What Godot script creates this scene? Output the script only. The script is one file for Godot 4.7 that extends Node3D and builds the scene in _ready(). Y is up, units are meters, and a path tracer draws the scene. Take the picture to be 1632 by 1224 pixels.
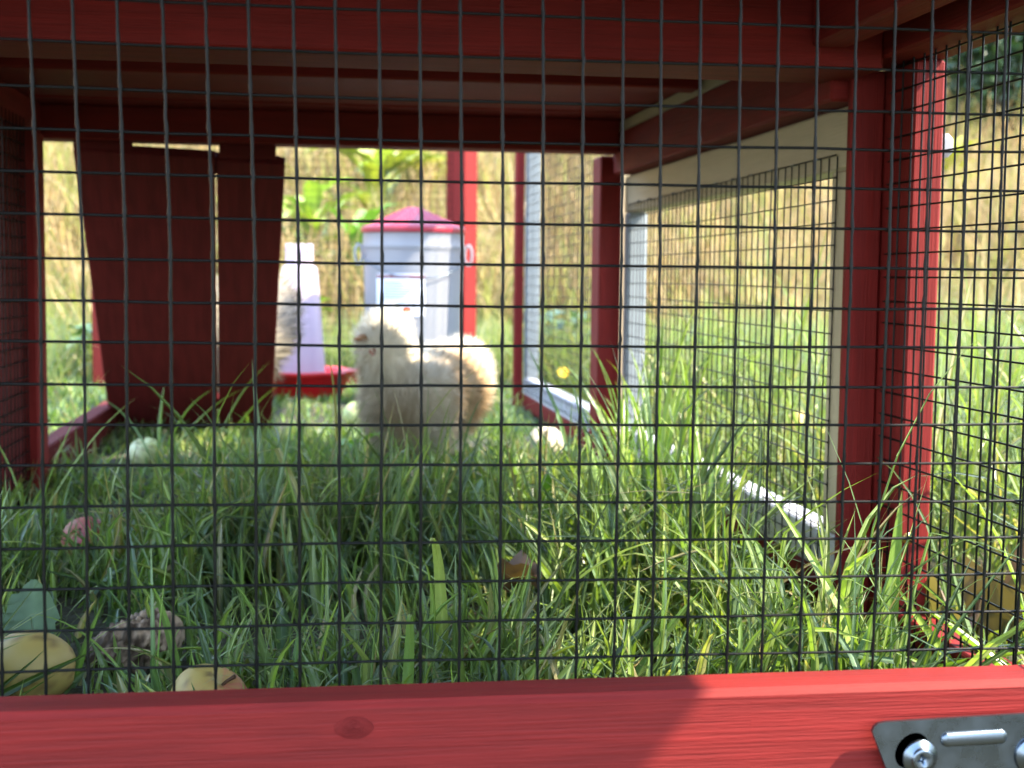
extends Node3D
# A small red rabbit-hutch style chicken run, seen through its wire front. Metres, ground at y = 0, front wire mesh at z = 0.

var rng := RandomNumberGenerator.new()
var used := {}
var M := {}


# ---------------------------------------------------------------- mesh collecting
class MB:
	var v := PackedVector3Array()
	var n := PackedVector3Array()
	var u := PackedVector2Array()
	var c := PackedColorArray()
	var i := PackedInt32Array()
	var col := Color.WHITE

	func vert(p: Vector3, nn: Vector3, uv := Vector2.ZERO) -> int:
		v.append(p); n.append(nn); u.append(uv); c.append(col)
		return v.size() - 1

	func tri(a: int, b: int, d: int) -> void:          # puts the front face on the side of the normals (clockwise)
		var g := (v[b] - v[a]).cross(v[d] - v[a])
		if g.dot(n[a] + n[b] + n[d]) > 0.0:
			i.append_array([a, d, b])
		else:
			i.append_array([a, b, d])

	func quad(a: int, b: int, d: int, e: int) -> void:
		tri(a, b, d); tri(a, d, e)

	func mesh() -> ArrayMesh:
		var a := []
		a.resize(Mesh.ARRAY_MAX)
		a[Mesh.ARRAY_VERTEX] = v; a[Mesh.ARRAY_NORMAL] = n; a[Mesh.ARRAY_TEX_UV] = u; a[Mesh.ARRAY_COLOR] = c; a[Mesh.ARRAY_INDEX] = i
		var m := ArrayMesh.new()
		m.add_surface_from_arrays(Mesh.PRIMITIVE_TRIANGLES, a)
		return m

	func smooth() -> void:                              # normals from the faces, shared between joined corners
		for k in n.size():
			n[k] = Vector3.ZERO
		for k in range(0, i.size(), 3):
			var g := (v[i[k + 2]] - v[i[k]]).cross(v[i[k + 1]] - v[i[k]])
			n[i[k]] += g; n[i[k + 1]] += g; n[i[k + 2]] += g
		for k in n.size():
			n[k] = n[k].normalized()


# a box from lo to hi with chamfered edges; u runs along axis (the grain)
func box(b: MB, lo: Vector3, hi: Vector3, axis := 0, bevel := 0.0015, turn := Transform3D.IDENTITY) -> void:
	var mid := (lo + hi) / 2
	var h := (hi - lo) / 2
	var bv := minf(bevel, minf(h.x, minf(h.y, h.z)) * 0.6)
	var off := Vector2(rng.randf(), rng.randf())
	var uv := func(p: Vector3, na: int) -> Vector2:
		var q := p - mid
		if na == axis:
			return Vector2(q[(axis + 1) % 3], q[(axis + 2) % 3]) * Vector2(3.1, 12.5) + off
		var other := 3 - na - axis
		return Vector2(q[axis] * 3.1, (q[other] + signf(q[na]) * 0.31 + na * 0.17) * 16.0) + off
	var face := func(pts: Array, nn: Vector3, na: int) -> void:
		var ids := []
		for p in pts:
			ids.append(b.vert(turn * (mid + p), (turn.basis * nn).normalized(), uv.call(mid + p, na)))
		for k in range(1, ids.size() - 1):
			b.tri(ids[0], ids[k], ids[k + 1])
	for a in 3:
		var p1 := (a + 1) % 3
		var p2 := (a + 2) % 3
		for s in [-1, 1]:
			var nn := Vector3.ZERO
			nn[a] = s
			var pts := []
			for k in [[-1, -1], [1, -1], [1, 1], [-1, 1]]:
				var p := Vector3.ZERO
				p[a] = s * h[a]; p[p1] = k[0] * (h[p1] - bv); p[p2] = k[1] * (h[p2] - bv)
				pts.append(p)
			face.call(pts, nn, a)
		for s1 in [-1, 1]:                                # edges along a
			for s2 in [-1, 1]:
				var nn := Vector3.ZERO
				nn[p1] = s1; nn[p2] = s2
				var pts := []
				for e in [-1, 1]:
					var p := Vector3.ZERO
					p[a] = e * (h[a] - bv); p[p1] = s1 * h[p1]; p[p2] = s2 * (h[p2] - bv)
					var q := p
					q[p1] = s1 * (h[p1] - bv); q[p2] = s2 * h[p2]
					if e < 0:
						pts.append(p); pts.append(q)
					else:
						pts.append(q); pts.append(p)
				face.call(pts, nn, p1 if a == axis or p2 == axis else p2)
	for sx in [-1, 1]:
		for sy in [-1, 1]:
			for sz in [-1, 1]:
				var s := Vector3(sx, sy, sz)
				face.call([s * Vector3(h.x, h.y - bv, h.z - bv), s * Vector3(h.x - bv, h.y, h.z - bv), s * Vector3(h.x - bv, h.y - bv, h.z)], s, axis)


func tube(b: MB, pts: Array, radii: Array, sides := 6) -> void:
	var rings := []
	var up := Vector3.UP
	var first: Vector3 = (pts[1] - pts[0]).normalized()
	if absf(first.dot(up)) > 0.9:
		up = Vector3.RIGHT
	for k in pts.size():
		var t: Vector3 = (pts[mini(k + 1, pts.size() - 1)] - pts[maxi(k - 1, 0)]).normalized()
		var x := up.cross(t).normalized()
		up = t.cross(x).normalized()
		var ring := []
		for s in sides:
			var a := TAU * s / sides
			var nn := x * cos(a) + up * sin(a)
			ring.append(b.vert(pts[k] + nn * radii[mini(k, radii.size() - 1)], nn, Vector2(float(s) / sides, k)))
		rings.append(ring)
	for k in range(1, rings.size()):
		for s in sides:
			var e := (s + 1) % sides
			b.quad(rings[k - 1][s], rings[k - 1][e], rings[k][e], rings[k][s])
	for e in [0, rings.size() - 1]:
		var t: Vector3 = (pts[0] - pts[1]).normalized() if e == 0 else (pts[-1] - pts[-2]).normalized()
		var mid := b.vert(pts[e], t)
		var rim := []
		for s in sides:
			rim.append(b.vert(b.v[rings[e][s]], t))
		for s in sides:
			b.tri(mid, rim[s], rim[(s + 1) % sides])


# profile of [r, y] turned about y; wob(angle, y) scales the radius
func lathe(b: MB, prof: Array, segs := 32, wob = null) -> void:
	var rings := []
	for k in prof.size():
		var p0: Vector2 = prof[maxi(k - 1, 0)]
		var p1: Vector2 = prof[mini(k + 1, prof.size() - 1)]
		var d := p1 - p0
		var nn := Vector2(d.y, -d.x).normalized()
		var ring := []
		for s in segs + 1:
			var a := TAU * s / segs
			var r: float = prof[k].x * (wob.call(a, prof[k].y) if wob != null else 1.0)
			ring.append(b.vert(Vector3(cos(a) * r, prof[k].y, sin(a) * r), Vector3(cos(a) * nn.x, nn.y, sin(a) * nn.x), Vector2(float(s) / segs, float(k) / prof.size())))
		rings.append(ring)
	for k in range(1, rings.size()):
		for s in segs:
			b.quad(rings[k - 1][s], rings[k - 1][s + 1], rings[k][s + 1], rings[k][s])


# ---------------------------------------------------------------- naming
func numbered(called: String) -> String:
	if not used.has(called):
		used[called] = 0
		return called
	used[called] += 1
	return "%s_%03d" % [called, used[called]]


func obj(called: String, m: Mesh, mat: Material, parent: Node = self) -> MeshInstance3D:
	var o := MeshInstance3D.new()
	o.name = numbered(called) if parent == self else called
	o.mesh = m
	o.material_override = mat
	parent.add_child(o, true)
	return o


func thing(called: String, label: String, category: String, at := Vector3.ZERO, turn := 0.0, group := "") -> Node3D:
	var o := Node3D.new()
	o.name = numbered(called)
	add_child(o, true)
	o.position = at
	o.rotation.y = turn
	tag(o, label, category, group)
	return o


func tag(o: Node, label: String, category := "", group := "", kind := "") -> void:
	for k in [["label", label], ["category", category], ["group", group], ["kind", kind]]:
		if k[1] != "":
			o.set_meta(k[0], k[1])


func holder(called: String, parent: Node) -> Node3D:
	var o := Node3D.new()
	o.name = called
	parent.add_child(o, true)
	return o


func plank(called: String, lo: Vector3, hi: Vector3, axis: int, mat: Material, parent: Node, bevel := 0.0015, turn := Transform3D.IDENTITY) -> MeshInstance3D:
	var b := MB.new()
	box(b, lo, hi, axis, bevel, turn)
	return obj(called, b.mesh(), mat, parent)


# ---------------------------------------------------------------- materials
func flat(c: Color, rough := 0.6, metal := 0.0, spec := 0.5) -> StandardMaterial3D:
	var m := StandardMaterial3D.new()
	m.albedo_color = c
	m.roughness = rough
	m.metallic = metal
	m.metallic_specular = spec
	return m


func streaks(seed_: int, w: int, h: int, fx: float) -> PackedByteArray:
	var n := FastNoiseLite.new()
	n.seed = seed_
	n.noise_type = FastNoiseLite.TYPE_SIMPLEX_SMOOTH
	n.frequency = fx
	n.fractal_octaves = 4
	var im := n.get_seamless_image(w, h)
	im.convert(Image.FORMAT_L8)
	im.resize(1024, 512, Image.INTERPOLATE_CUBIC)
	return im.get_data()


func wood(c: Color, seed_: int, contrast: float, relief: float, rough: float, worn := 0.0) -> StandardMaterial3D:
	var fine := streaks(seed_, 48, 512, 0.09)
	var broad := streaks(seed_ + 1, 40, 96, 0.06)
	var blot := streaks(seed_ + 2, 128, 64, 0.05)
	var pores := streaks(seed_ + 3, 180, 512, 0.22)
	var im := PackedByteArray()
	var hm := PackedByteArray()
	im.resize(1024 * 512 * 3)
	hm.resize(1024 * 512)
	for k in 1024 * 512:
		var f := fine[k] / 255.0 - 0.5
		var g := broad[k] / 255.0 - 0.5
		var t := blot[k] / 255.0 - 0.5
		var p := pores[k] / 255.0 - 0.5
		var s := 1.0 + contrast * (0.9 * f + 0.8 * g + 0.5 * t + 0.35 * p)
		var wn := clampf((f + 0.7 * t - 0.42 + worn) * 6.0, 0.0, 1.0) * (1.0 if worn > 0.0 else 0.0) * 0.35
		im[k * 3] = int(clampf((c.r * s) * (1.0 - wn) + 0.72 * wn, 0, 1) * 255)
		im[k * 3 + 1] = int(clampf((c.g * s) * (1.0 - wn) + 0.5 * wn, 0, 1) * 255)
		im[k * 3 + 2] = int(clampf((c.b * s) * (1.0 - wn) + 0.46 * wn, 0, 1) * 255)
		hm[k] = int(clampf(0.5 + 0.55 * f + 0.35 * g + 0.25 * p, 0, 1) * 255)
	var m := flat(Color.WHITE, rough)
	m.albedo_texture = ImageTexture.create_from_image(Image.create_from_data(1024, 512, false, Image.FORMAT_RGB8, im))
	m.heightmap_enabled = true
	m.heightmap_texture = ImageTexture.create_from_image(Image.create_from_data(1024, 512, false, Image.FORMAT_L8, hm))
	m.heightmap_scale = relief
	return m


func leafy(c: Color, through: Color, rough := 0.5, spec := 0.5) -> StandardMaterial3D:
	var m := flat(c, rough, 0.0, spec)
	m.vertex_color_use_as_albedo = true
	m.cull_mode = BaseMaterial3D.CULL_DISABLED
	m.backlight_enabled = true
	m.backlight = through
	return m


func materials() -> void:
	M.red = wood(Color(0.43, 0.112, 0.10), 11, 0.17, 0.03, 0.68, 0.0)
	M.red.metallic_specular = 0.3
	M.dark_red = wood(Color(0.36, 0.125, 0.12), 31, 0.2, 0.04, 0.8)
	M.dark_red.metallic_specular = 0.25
	M.cream = wood(Color(0.68, 0.63, 0.52), 51, 0.07, 0.02, 0.6)
	M.pale = wood(Color(0.53, 0.56, 0.575), 91, 0.05, 0.02, 0.55)  # white paint with the shade on the jambs put into its colour
	M.white = wood(Color(0.80, 0.79, 0.81), 71, 0.05, 0.02, 0.5)
	M.wire = flat(Color(0.04, 0.046, 0.042), 0.38, 0.0, 0.27)
	M.zinc = flat(Color(0.42, 0.46, 0.50), 0.26, 1.0)
	var n := FastNoiseLite.new()
	n.seed = 5; n.frequency = 0.02
	var t := NoiseTexture2D.new()
	t.width = 256; t.height = 256; t.noise = n; t.seamless = true
	var rg := Gradient.new()
	rg.set_color(0, Color(0.55, 0.55, 0.55)); rg.set_color(1, Color(0.85, 0.85, 0.85))
	t.color_ramp = rg
	M.zinc.roughness_texture = t
	M.zinc.roughness = 0.42
	M.zinc_dark = flat(Color(0.42, 0.44, 0.46), 0.35, 1.0)
	M.brass = flat(Color(0.8, 0.68, 0.4), 0.35, 1.0)
	M.grass = leafy(Color.WHITE, Color(0.9, 0.95, 0.5), 0.36, 0.6)
	M.dry = leafy(Color.WHITE, Color(0.5, 0.45, 0.35), 0.6, 0.4)
	M.leaf = leafy(Color.WHITE, Color(0.7, 0.75, 0.4), 0.45, 0.5)
	M.fluff = leafy(Color.WHITE, Color(0.6, 0.58, 0.52), 0.9, 0.2)
	M.skin = flat(Color.WHITE, 0.8)
	M.skin.vertex_color_use_as_albedo = true
	M.fruit = flat(Color.WHITE, 0.55)
	M.fruit.vertex_color_use_as_albedo = true
	M.fruit.subsurf_scatter_enabled = true
	M.fruit.subsurf_scatter_strength = 0.1
	M.stem = flat(Color(0.3, 0.2, 0.11), 0.8)
	M.tub = flat(Color(0.56, 0.56, 0.575), 0.35)
	M.tub.backlight_enabled = true
	M.tub.backlight = Color(0.7, 0.72, 0.75)
	M.jar = flat(Color(0.72, 0.67, 0.71), 0.35)
	M.jar.backlight_enabled = true
	M.jar.backlight = Color(0.75, 0.68, 0.74)
	M.lid = flat(Color(0.58, 0.12, 0.19), 0.38)
	M.lid.backlight_enabled = true
	M.lid.backlight = Color(0.6, 0.4, 0.4)
	M.tray = flat(Color(0.76, 0.07, 0.08), 0.35)
	M.tray.backlight_enabled = true
	M.tray.backlight = Color(0.4, 0.3, 0.3)


# ---------------------------------------------------------------- setting
func ground_height(x: float, z: float) -> float:
	var d := maxf(0.0, -z - 2.7 - 0.25 * sin(x * 1.3))
	return 0.31 * (d - 0.7 * (1.0 - exp(-d / 0.7))) + 0.006 * sin(x * 23.0) * sin(z * 19.0) * smoothstep(0.0, 0.6, -z)


func soil() -> void:
	var b := MB.new()
	var xs := []
	var zs := []
	for k in 61:
		var t := (k - 30) / 30.0
		xs.append(0.2 + t * 2.2 + 60.0 * pow(absf(t), 5) * signf(t))
	for k in 81:
		var t := k / 80.0
		zs.append(3.0 - t * 9.0 - 60.0 * pow(t, 6))
	var nz := FastNoiseLite.new()
	nz.seed = 8; nz.frequency = 1.4
	for z in zs:
		for x in xs:
			var dry := smoothstep(2.6, 3.6, -z + 0.5 * nz.get_noise_2d(x * 2, z * 2))
			b.col = Color(0.045, 0.042, 0.016).lerp(Color(0.28, 0.19, 0.085), dry)
			b.vert(Vector3(x, ground_height(x, z), z), Vector3.UP, Vector2(x, z) * 3.0)
	for r in zs.size() - 1:
		for k in xs.size() - 1:
			var a := r * xs.size() + k
			b.quad(a, a + 1, a + 1 + xs.size(), a + xs.size())
	b.smooth()
	var m := flat(Color.WHITE, 0.95)
	m.vertex_color_use_as_albedo = true
	var t := NoiseTexture2D.new()
	t.width = 512; t.height = 512; t.seamless = true
	var n := FastNoiseLite.new()
	n.seed = 3; n.frequency = 0.03
	t.noise = n
	m.heightmap_enabled = true
	m.heightmap_texture = t
	m.heightmap_scale = 0.6
	tag(obj("ground", b.mesh(), m), "earth under the grass rising to a dry bank", "", "", "structure")


# one blade of unit length and width, bent over by bend radians along its length
func blade(bend: float, fold: float, segs := 6, kink := 0.0, shape := 1) -> ArrayMesh:
	var b := MB.new()
	var p := Vector3.ZERO
	var last := []
	for k in segs + 1:
		var t := float(k) / segs
		var a := bend * pow(t, 1.3) + (kink if t > 0.55 else 0.0)
		var d := Vector3(0, cos(a), sin(a))
		var nn := Vector3(0, -sin(a), cos(a))
		var w: float = [sin(minf(1.0, 0.15 + t) * PI * 0.92) * 0.5, 0.5 * (1.0 - pow(t, 2.4)) * minf(1.0, 0.55 + 2.0 * t)][shape]
		b.col = Color(1, 1, 1).lerp(Color(1.25, 1.08, 0.9), smoothstep(0.75, 1.0, t)).lerp(Color(1.15, 1.1, 1.2), 0.6 * (1.0 - smoothstep(0.0, 0.35, t)))
		var row := [b.vert(p + Vector3(-w, 0, 0) * 1.0, (nn + Vector3(-fold, 0, 0)).normalized()), b.vert(p - nn * fold * w * 0.0, nn), b.vert(p + Vector3(w, 0, 0), (nn + Vector3(fold, 0, 0)).normalized())]
		if last:
			b.quad(last[0], last[1], row[1], row[0])
			b.quad(last[1], last[2], row[2], row[1])
		last = row
		p += d / segs
	return b.mesh()


func scatter(called: String, parent: Node, m: Mesh, mat: Material, places: Array) -> void:
	var mm := MultiMesh.new()
	mm.transform_format = MultiMesh.TRANSFORM_3D
	mm.use_colors = true
	mm.mesh = m
	mm.instance_count = places.size()
	for k in places.size():
		mm.set_instance_transform(k, places[k][0])
		mm.set_instance_color(k, places[k][1])
	var o := MultiMeshInstance3D.new()
	o.name = called
	o.multimesh = mm
	o.material_override = mat
	o.set_meta("kind", "stuff")
	parent.add_child(o, true)


func place_blade(at: Vector3, length: float, width: float, lean: float, towards := 99.0) -> Transform3D:
	var tilt_dir := rng.randf() * TAU
	if towards < 50.0:
		tilt_dir = towards + rng.randfn(0, 0.8)
	var bs := Basis(Vector3(cos(tilt_dir), 0, sin(tilt_dir)), lean) * Basis(Vector3.UP, rng.randf() * TAU)
	return Transform3D(bs * Basis.from_scale(Vector3(width, length, length)), at)


func green(dryness: float, light := 1.0) -> Color:
	var r := rng.randf()
	var c := Color(0.165, 0.255, 0.085)
	if r < 0.35:
		c = Color(0.235, 0.33, 0.09)
	elif r < 0.55:
		c = Color(0.15, 0.24, 0.13)
	elif r < 0.68:
		c = Color(0.31, 0.38, 0.12)
	if rng.randf() < dryness:
		c = Color(0.46, 0.37, 0.19).lerp(c, rng.randf() * 0.6)
	var k := light * rng.randf_range(0.55, 1.35)
	return Color(c.r * k, c.g * k, c.b * k)


func inside_solid(x: float, z: float) -> bool:
	return absf(x - 0.387) < 0.014 and z < 0.03 and z > -1.6


# how long a blade may grow at a spot that the hens keep short or where something lies
func longest(x: float, z: float) -> float:
	var most := 0.3
	# x, z, half width, half depth, longest blade there
	for q in [[0.19, -0.90, 0.075, 0.17, 0.016], [0.045, -1.45, 0.09, 0.22, 0.02], [-0.045, -0.13, 0.035, 0.09, 0.02], [0.04, -0.09, 0.025, 0.05, 0.018], [-0.070, -0.45, 0.018, 0.05, 0.028], [-0.006, -0.2, 0.03, 0.06, 0.022], [0.17, -0.72, 0.02, 0.08, 0.018], [-0.09, -0.87, 0.035, 0.08, 0.018], [0.318, -0.93, 0.04, 0.09, 0.02], [-0.06, -0.24, 0.025, 0.06, 0.03], [0.187, -0.27, 0.014, 0.05, 0.028], [0.19, -0.47, 0.014, 0.05, 0.03], [0.244, -0.49, 0.014, 0.05, 0.03], [0.36, -0.30, 0.05, 0.17, 0.018], [0.365, -0.14, 0.04, 0.15, 0.02], [0.33, -0.2, 0.03, 0.08, 0.03], [0.375, -0.5, 0.035, 0.12, 0.03], [0.455, -0.24, 0.05, 0.17, 0.02]]:
		if pow((x - q[0]) / q[2], 2) + pow((z - q[1]) / q[3], 2) < 1.0:
			most = minf(most, q[4])
	return most


func grasses() -> void:
	var shapes := []
	for k in 8:
		shapes.append(blade([0.25, 0.7, 1.2, 1.7, 2.3, 0.9, 0.5, 1.4][k], 0.5, 7, [0, 0, 0, 0, 0, 1.1, 0.7, 0][k]))
	var nz := FastNoiseLite.new()
	nz.seed = 21; nz.frequency = 4.0
	# the turf inside the run
	var put := []
	for k in shapes.size():
		put.append([])
	var count := 0
	while count < 31000:
		var z := -pow(rng.randf(), 1.35) * 2.0 - 0.012
		var x := rng.randf_range(-0.34, 0.46)
		var d := nz.get_noise_2d(x, z)
		if rng.randf() > 0.74 + 1.1 * d or inside_solid(x, z):
			continue
		count += 1
		var patch := nz.get_noise_2d(x * 0.6 + 31.0, z * 0.6)
		var tall := 0.053 + 0.06 * d + 0.035 * patch + 0.025 * smoothstep(0.2, 0.33, x)
		tall = maxf(tall, 0.022)
		var len_ := tall * rng.randf_range(0.55, 1.5)
		if rng.randf() < 0.04:
			len_ *= 1.5
		var w := lerpf(0.0012, 0.0062, pow(rng.randf(), 1.5))
		if x > 0.33 and z < -0.33:
			len_ = minf(len_, 0.045)
		len_ *= 1.0 - 0.62 * smoothstep(-0.5, -1.05, z)
		if z > -0.07:
			len_ = minf(len_, 0.045)
		var cap := longest(x, z) * rng.randf_range(0.8, 1.5)
		if cap < len_ and rng.randf() < 0.35:
			continue
		len_ = minf(len_, cap)
		put[rng.randi() % shapes.size()].append([place_blade(Vector3(x, -0.004, z), len_, w, absf(rng.randfn(0.25, 0.6)), patch * 9.0 - 0.4), green(0.07)])
	var g := holder(numbered("grass"), self)
	tag(g, "tangled green grass growing inside the wire run", "grass", "", "stuff")
	for k in shapes.size():
		scatter("blades", g, shapes[k], M.grass, put[k])
	# the lawn round it
	for k in shapes.size():
		put[k] = []
	count = 0
	while count < 70000:
		var z := rng.randf_range(-4.6, 0.3)
		var x := rng.randf_range(-0.9, 3.0)
		if x > -0.34 and x < 0.45 and z > -1.98:
			continue
		if (x - 0.08) < 0.06 * z - 0.55 or (x - 0.08) > 0.75 - 0.62 * z:
			continue
		if rng.randf() < smoothstep(2.7, 4.4, -z + nz.get_noise_2d(x * 0.3, z * 0.3)) or inside_solid(x, z):
			continue
		count += 1
		var d := nz.get_noise_2d(x * 0.5 + 40, z * 0.5)
		var len_ := (0.095 + 0.09 * d) * rng.randf_range(0.6, 1.6) * (0.75 if z < -2.2 else 1.0)
		if rng.randf() < 0.06 and z > -1.9:
			len_ *= 1.7
		len_ = minf(len_, longest(x, z) * rng.randf_range(0.8, 1.5))
		put[rng.randi() % shapes.size()].append([place_blade(Vector3(x, ground_height(x, z) - 0.004, z), len_, rng.randf_range(0.0016, 0.0045), absf(rng.randfn(0, 0.38))), green(0.16 + 0.4 * smoothstep(1.2, 3.0, -z), 1.1).lerp(Color(0.34, 0.34, 0.16), 0.25)])
	g = holder(numbered("lawn"), self)
	tag(g, "sunlit longer grass growing outside the run", "grass", "", "stuff")
	for k in shapes.size():
		scatter("blades", g, shapes[k], M.grass, put[k])
	# the dry bank behind
	for k in shapes.size():
		put[k] = []
	count = 0
	while count < 60000:
		var z := -2.7 - 9.5 * pow(rng.randf(), 1.5)
		var x := rng.randf_range(-0.25 + 0.16 * z, 1.0 - 0.62 * z)
		var cell := Vector2(roundf(x * 4.0) / 4.0 + 0.1 * sin(z * 31.0), roundf(z * 4.0) / 4.0)
		if rng.randf() < 0.5:
			x = lerpf(x, cell.x, 0.7)
			z = minf(-2.7, lerpf(z, cell.y, 0.7))
		var d := nz.get_noise_2d(x * 0.25, z * 0.25 + 9)
		var tone := nz.get_noise_2d(x * 0.8 + 5.0, z * 0.8)
		if rng.randf() > smoothstep(2.6, 3.6, -z + d):
			continue
		count += 1
		var s := 1.0 + 0.14 * (-z - 2.7)
		var len_ := (0.2 + 0.12 * d) * rng.randf_range(0.5, 1.6) * s
		var c := Color(0.45, 0.32, 0.135).lerp(Color(0.58, 0.46, 0.25), rng.randf()).lerp(Color(0.25, 0.155, 0.06), rng.randf() * 0.7)
		c = Color(c.r * (1.0 + 0.7 * tone), c.g * (1.0 + 0.75 * tone), c.b * (1.0 + 0.8 * tone))
		var gs := smoothstep(0.0, 0.35, nz.get_noise_2d(x * 0.7 + 70, z * 0.8) + 0.05)
		if rng.randf() < 0.08 + 0.6 * gs:
			c = c.lerp(Color(0.31, 0.36, 0.075), 0.8)
		put[rng.randi() % shapes.size()].append([place_blade(Vector3(x, ground_height(x, z) - 0.01, z), len_, rng.randf_range(0.003, 0.006) * s, absf(rng.randfn(0, 0.5)), tone * 8.0), c])
	g = holder(numbered("dry_grass"), self)
	tag(g, "straw coloured dry grass covering the bank behind", "grass", "", "stuff")
	for k in shapes.size():
		scatter("stems", g, shapes[k], M.dry, put[k])


# ---------------------------------------------------------------- the coop
func wires_between(parent: Node, a: Vector3, along: Vector3, n: int, run: Vector3, r: float, off: Vector3, wobble := 0.0004) -> void:
	for k in n:
		var p := a + along * k + off
		var j := along.normalized() * rng.randfn(0, wobble)
		var j2 := along.normalized() * rng.randfn(0, wobble) + off.normalized() * rng.randfn(0, wobble)
		var b := MB.new()
		tube(b, [p + j, p + run * 0.5 + j2, p + run - j], [r], 6)
		obj("wire", b.mesh(), M.wire, parent)


func front_mesh(coop: Node3D) -> void:
	var h := holder("front_mesh", coop)
	h.set_meta("label", "large square wire mesh closing the front of the run")
	# where the hand-stapled wires really run: millimetres at the top, middle and bottom of each upright, and at the left, middle and right of each level wire
	var top := [-1.0, 11.3, 24.2, 37.3, 49.9, 62.5, 75.8, 88.4, 101.6, 114.0, 126.5, 139.4, 152.3, 164.8, 177.6, 189.8, 202.6, 215.5, 228.0, 240.9, 253.9, 266.9, 279.5, 292.1]
	var mid := [1.1, 13.5, 26.0, 39.1, 51.7, 64.2, 77.4, 89.8, 102.9, 115.2, 127.7, 140.6, 153.3, 165.9, 178.5, 190.9, 203.3, 216.5, 228.7, 241.7, 254.7, 267.5, 280.1, 292.8]
	var low := [0.7, 13.4, 25.6, 39.0, 51.7, 64.3, 77.6, 89.9, 102.9, 115.4, 127.8, 140.7, 153.1, 165.8, 178.3, 190.8, 202.6, 216.2, 228.0, 241.0, 253.9, 266.4, 279.0, 291.9]
	for k in range(-12, 32):
		var x := PackedFloat32Array()
		for row in [low, mid, top]:
			x.append((row[k] if k >= 0 and k < 24 else (row[0] + 12.75 * k if k < 0 else row[23] + 12.75 * (k - 23))) / 1000.0)
		var pts := []
		var radii := []
		for s in range(-3, 21):
			for e in [-0.0034, -0.0009, 0.0009, 0.0034]:
				var y: float = 0.0727 + 0.0127 * s + e
				var t := (y - 0.0735) / 0.128
				var xx := lerpf(x[0], x[1], t) if t < 1 else lerpf(x[1], x[2], (y - 0.2015) / 0.0773)
				pts.append(Vector3(xx + rng.randfn(0, 0.00006), y, 0.0005 + rng.randfn(0, 0.00008)))
				radii.append((0.00062 if absf(e) < 0.002 else 0.00047) * rng.randf_range(0.96, 1.05))
		var b := MB.new()
		tube(b, pts, radii, 8)
		obj("wire", b.mesh(), M.wire, h)
	var left := [275.5, 262.8, 249.6, 237.1, 224.6, 211.8, 199.0, 186.2, 173.9, 161.0, 148.7, 136.1, 123.5, 110.6, 97.9, 84.9, 72.5]
	var centre := [275.4, 262.1, 248.7, 236.1, 223.9, 211.3, 198.3, 185.4, 172.8, 160.4, 148.0, 135.5, 123.4, 110.8, 98.1, 85.2, 72.7]
	var right := [275.6, 262.7, 249.3, 237.3, 224.6, 211.4, 198.8, 185.6, 173.0, 159.6, 147.2, 134.3, 121.3, 109.1, 96.4, 83.7, 70.9]
	for k in range(-4, 19):
		var y := PackedFloat32Array()
		for row in [left, centre, right]:
			y.append((row[k] if k >= 0 and k < 17 else (row[0] - 12.7 * k if k < 0 else row[16] - 12.7 * (k - 16))) / 1000.0)
		var pts := []
		for s in 23:
			var x := -0.16 + 0.55 * s / 22.0
			var t := (x + 0.011) / 0.101
			var t2 := (x - 0.09) / 0.2265
			var yy := lerpf(y[0], y[1], t) if x < 0.09 and x > -0.011 else (y[0] if x <= -0.011 else lerpf(y[1], y[2], t2))
			pts.append(Vector3(x, yy + rng.randfn(0, 0.0001), -0.0005 + rng.randfn(0, 0.00012)))
		var b := MB.new()
		tube(b, pts, [0.00046], 8)
		obj("wire", b.mesh(), M.wire, h)


func side_panel(coop: Node3D, z0: float, z1: float, o0: float, o1: float, top: float, label: String) -> void:
	var p := holder("side_panel", coop)
	p.set_meta("label", label)
	var xi := 0.379
	var xo := 0.397
	plank("top_board", Vector3(xi, top, z1), Vector3(xo, top + 0.0355, z0), 2, M.cream, p)
	plank("bottom_board", Vector3(xi, 0.022, z1), Vector3(xo, 0.0465, z0), 2, M.white, p)
	plank("stile", Vector3(xi, 0.0467, o0), Vector3(xo, top - 0.0002, z0), 1, M.cream, p)
	plank("stile", Vector3(xi, 0.0467, z1), Vector3(xo, top - 0.0002, o1), 1, M.pale, p)  # rear jamb, greyed so that it looks shaded
	var x := 0.3775
	var a := o0 + 0.0105
	var n := int((a - z1 - 0.004) / 0.0127)
	wires_between(p, Vector3(x, 0.026, a), Vector3(0, 0, -0.0127), n, Vector3(0, top - 0.018, 0), 0.00046, Vector3(0.0004, 0, 0))
	wires_between(p, Vector3(x, top + 0.008, a), Vector3(0, -0.0127, 0), int((top - 0.018) / 0.0127) + 1, Vector3(0, 0, -(n - 1) * 0.0127), 0.00046, Vector3(-0.0004, 0, 0))
	for k in 12:
		var s := MB.new()
		var zz := a - 0.03 - 0.042 * k
		if zz < z1 + 0.01:
			break
		box(s, Vector3(x - 0.0016, top + 0.008, zz - 0.003), Vector3(x + 0.0015, top + 0.0088, zz + 0.003), 2, 0.0003)
		obj("staple", s.mesh(), M.zinc, p)


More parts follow.
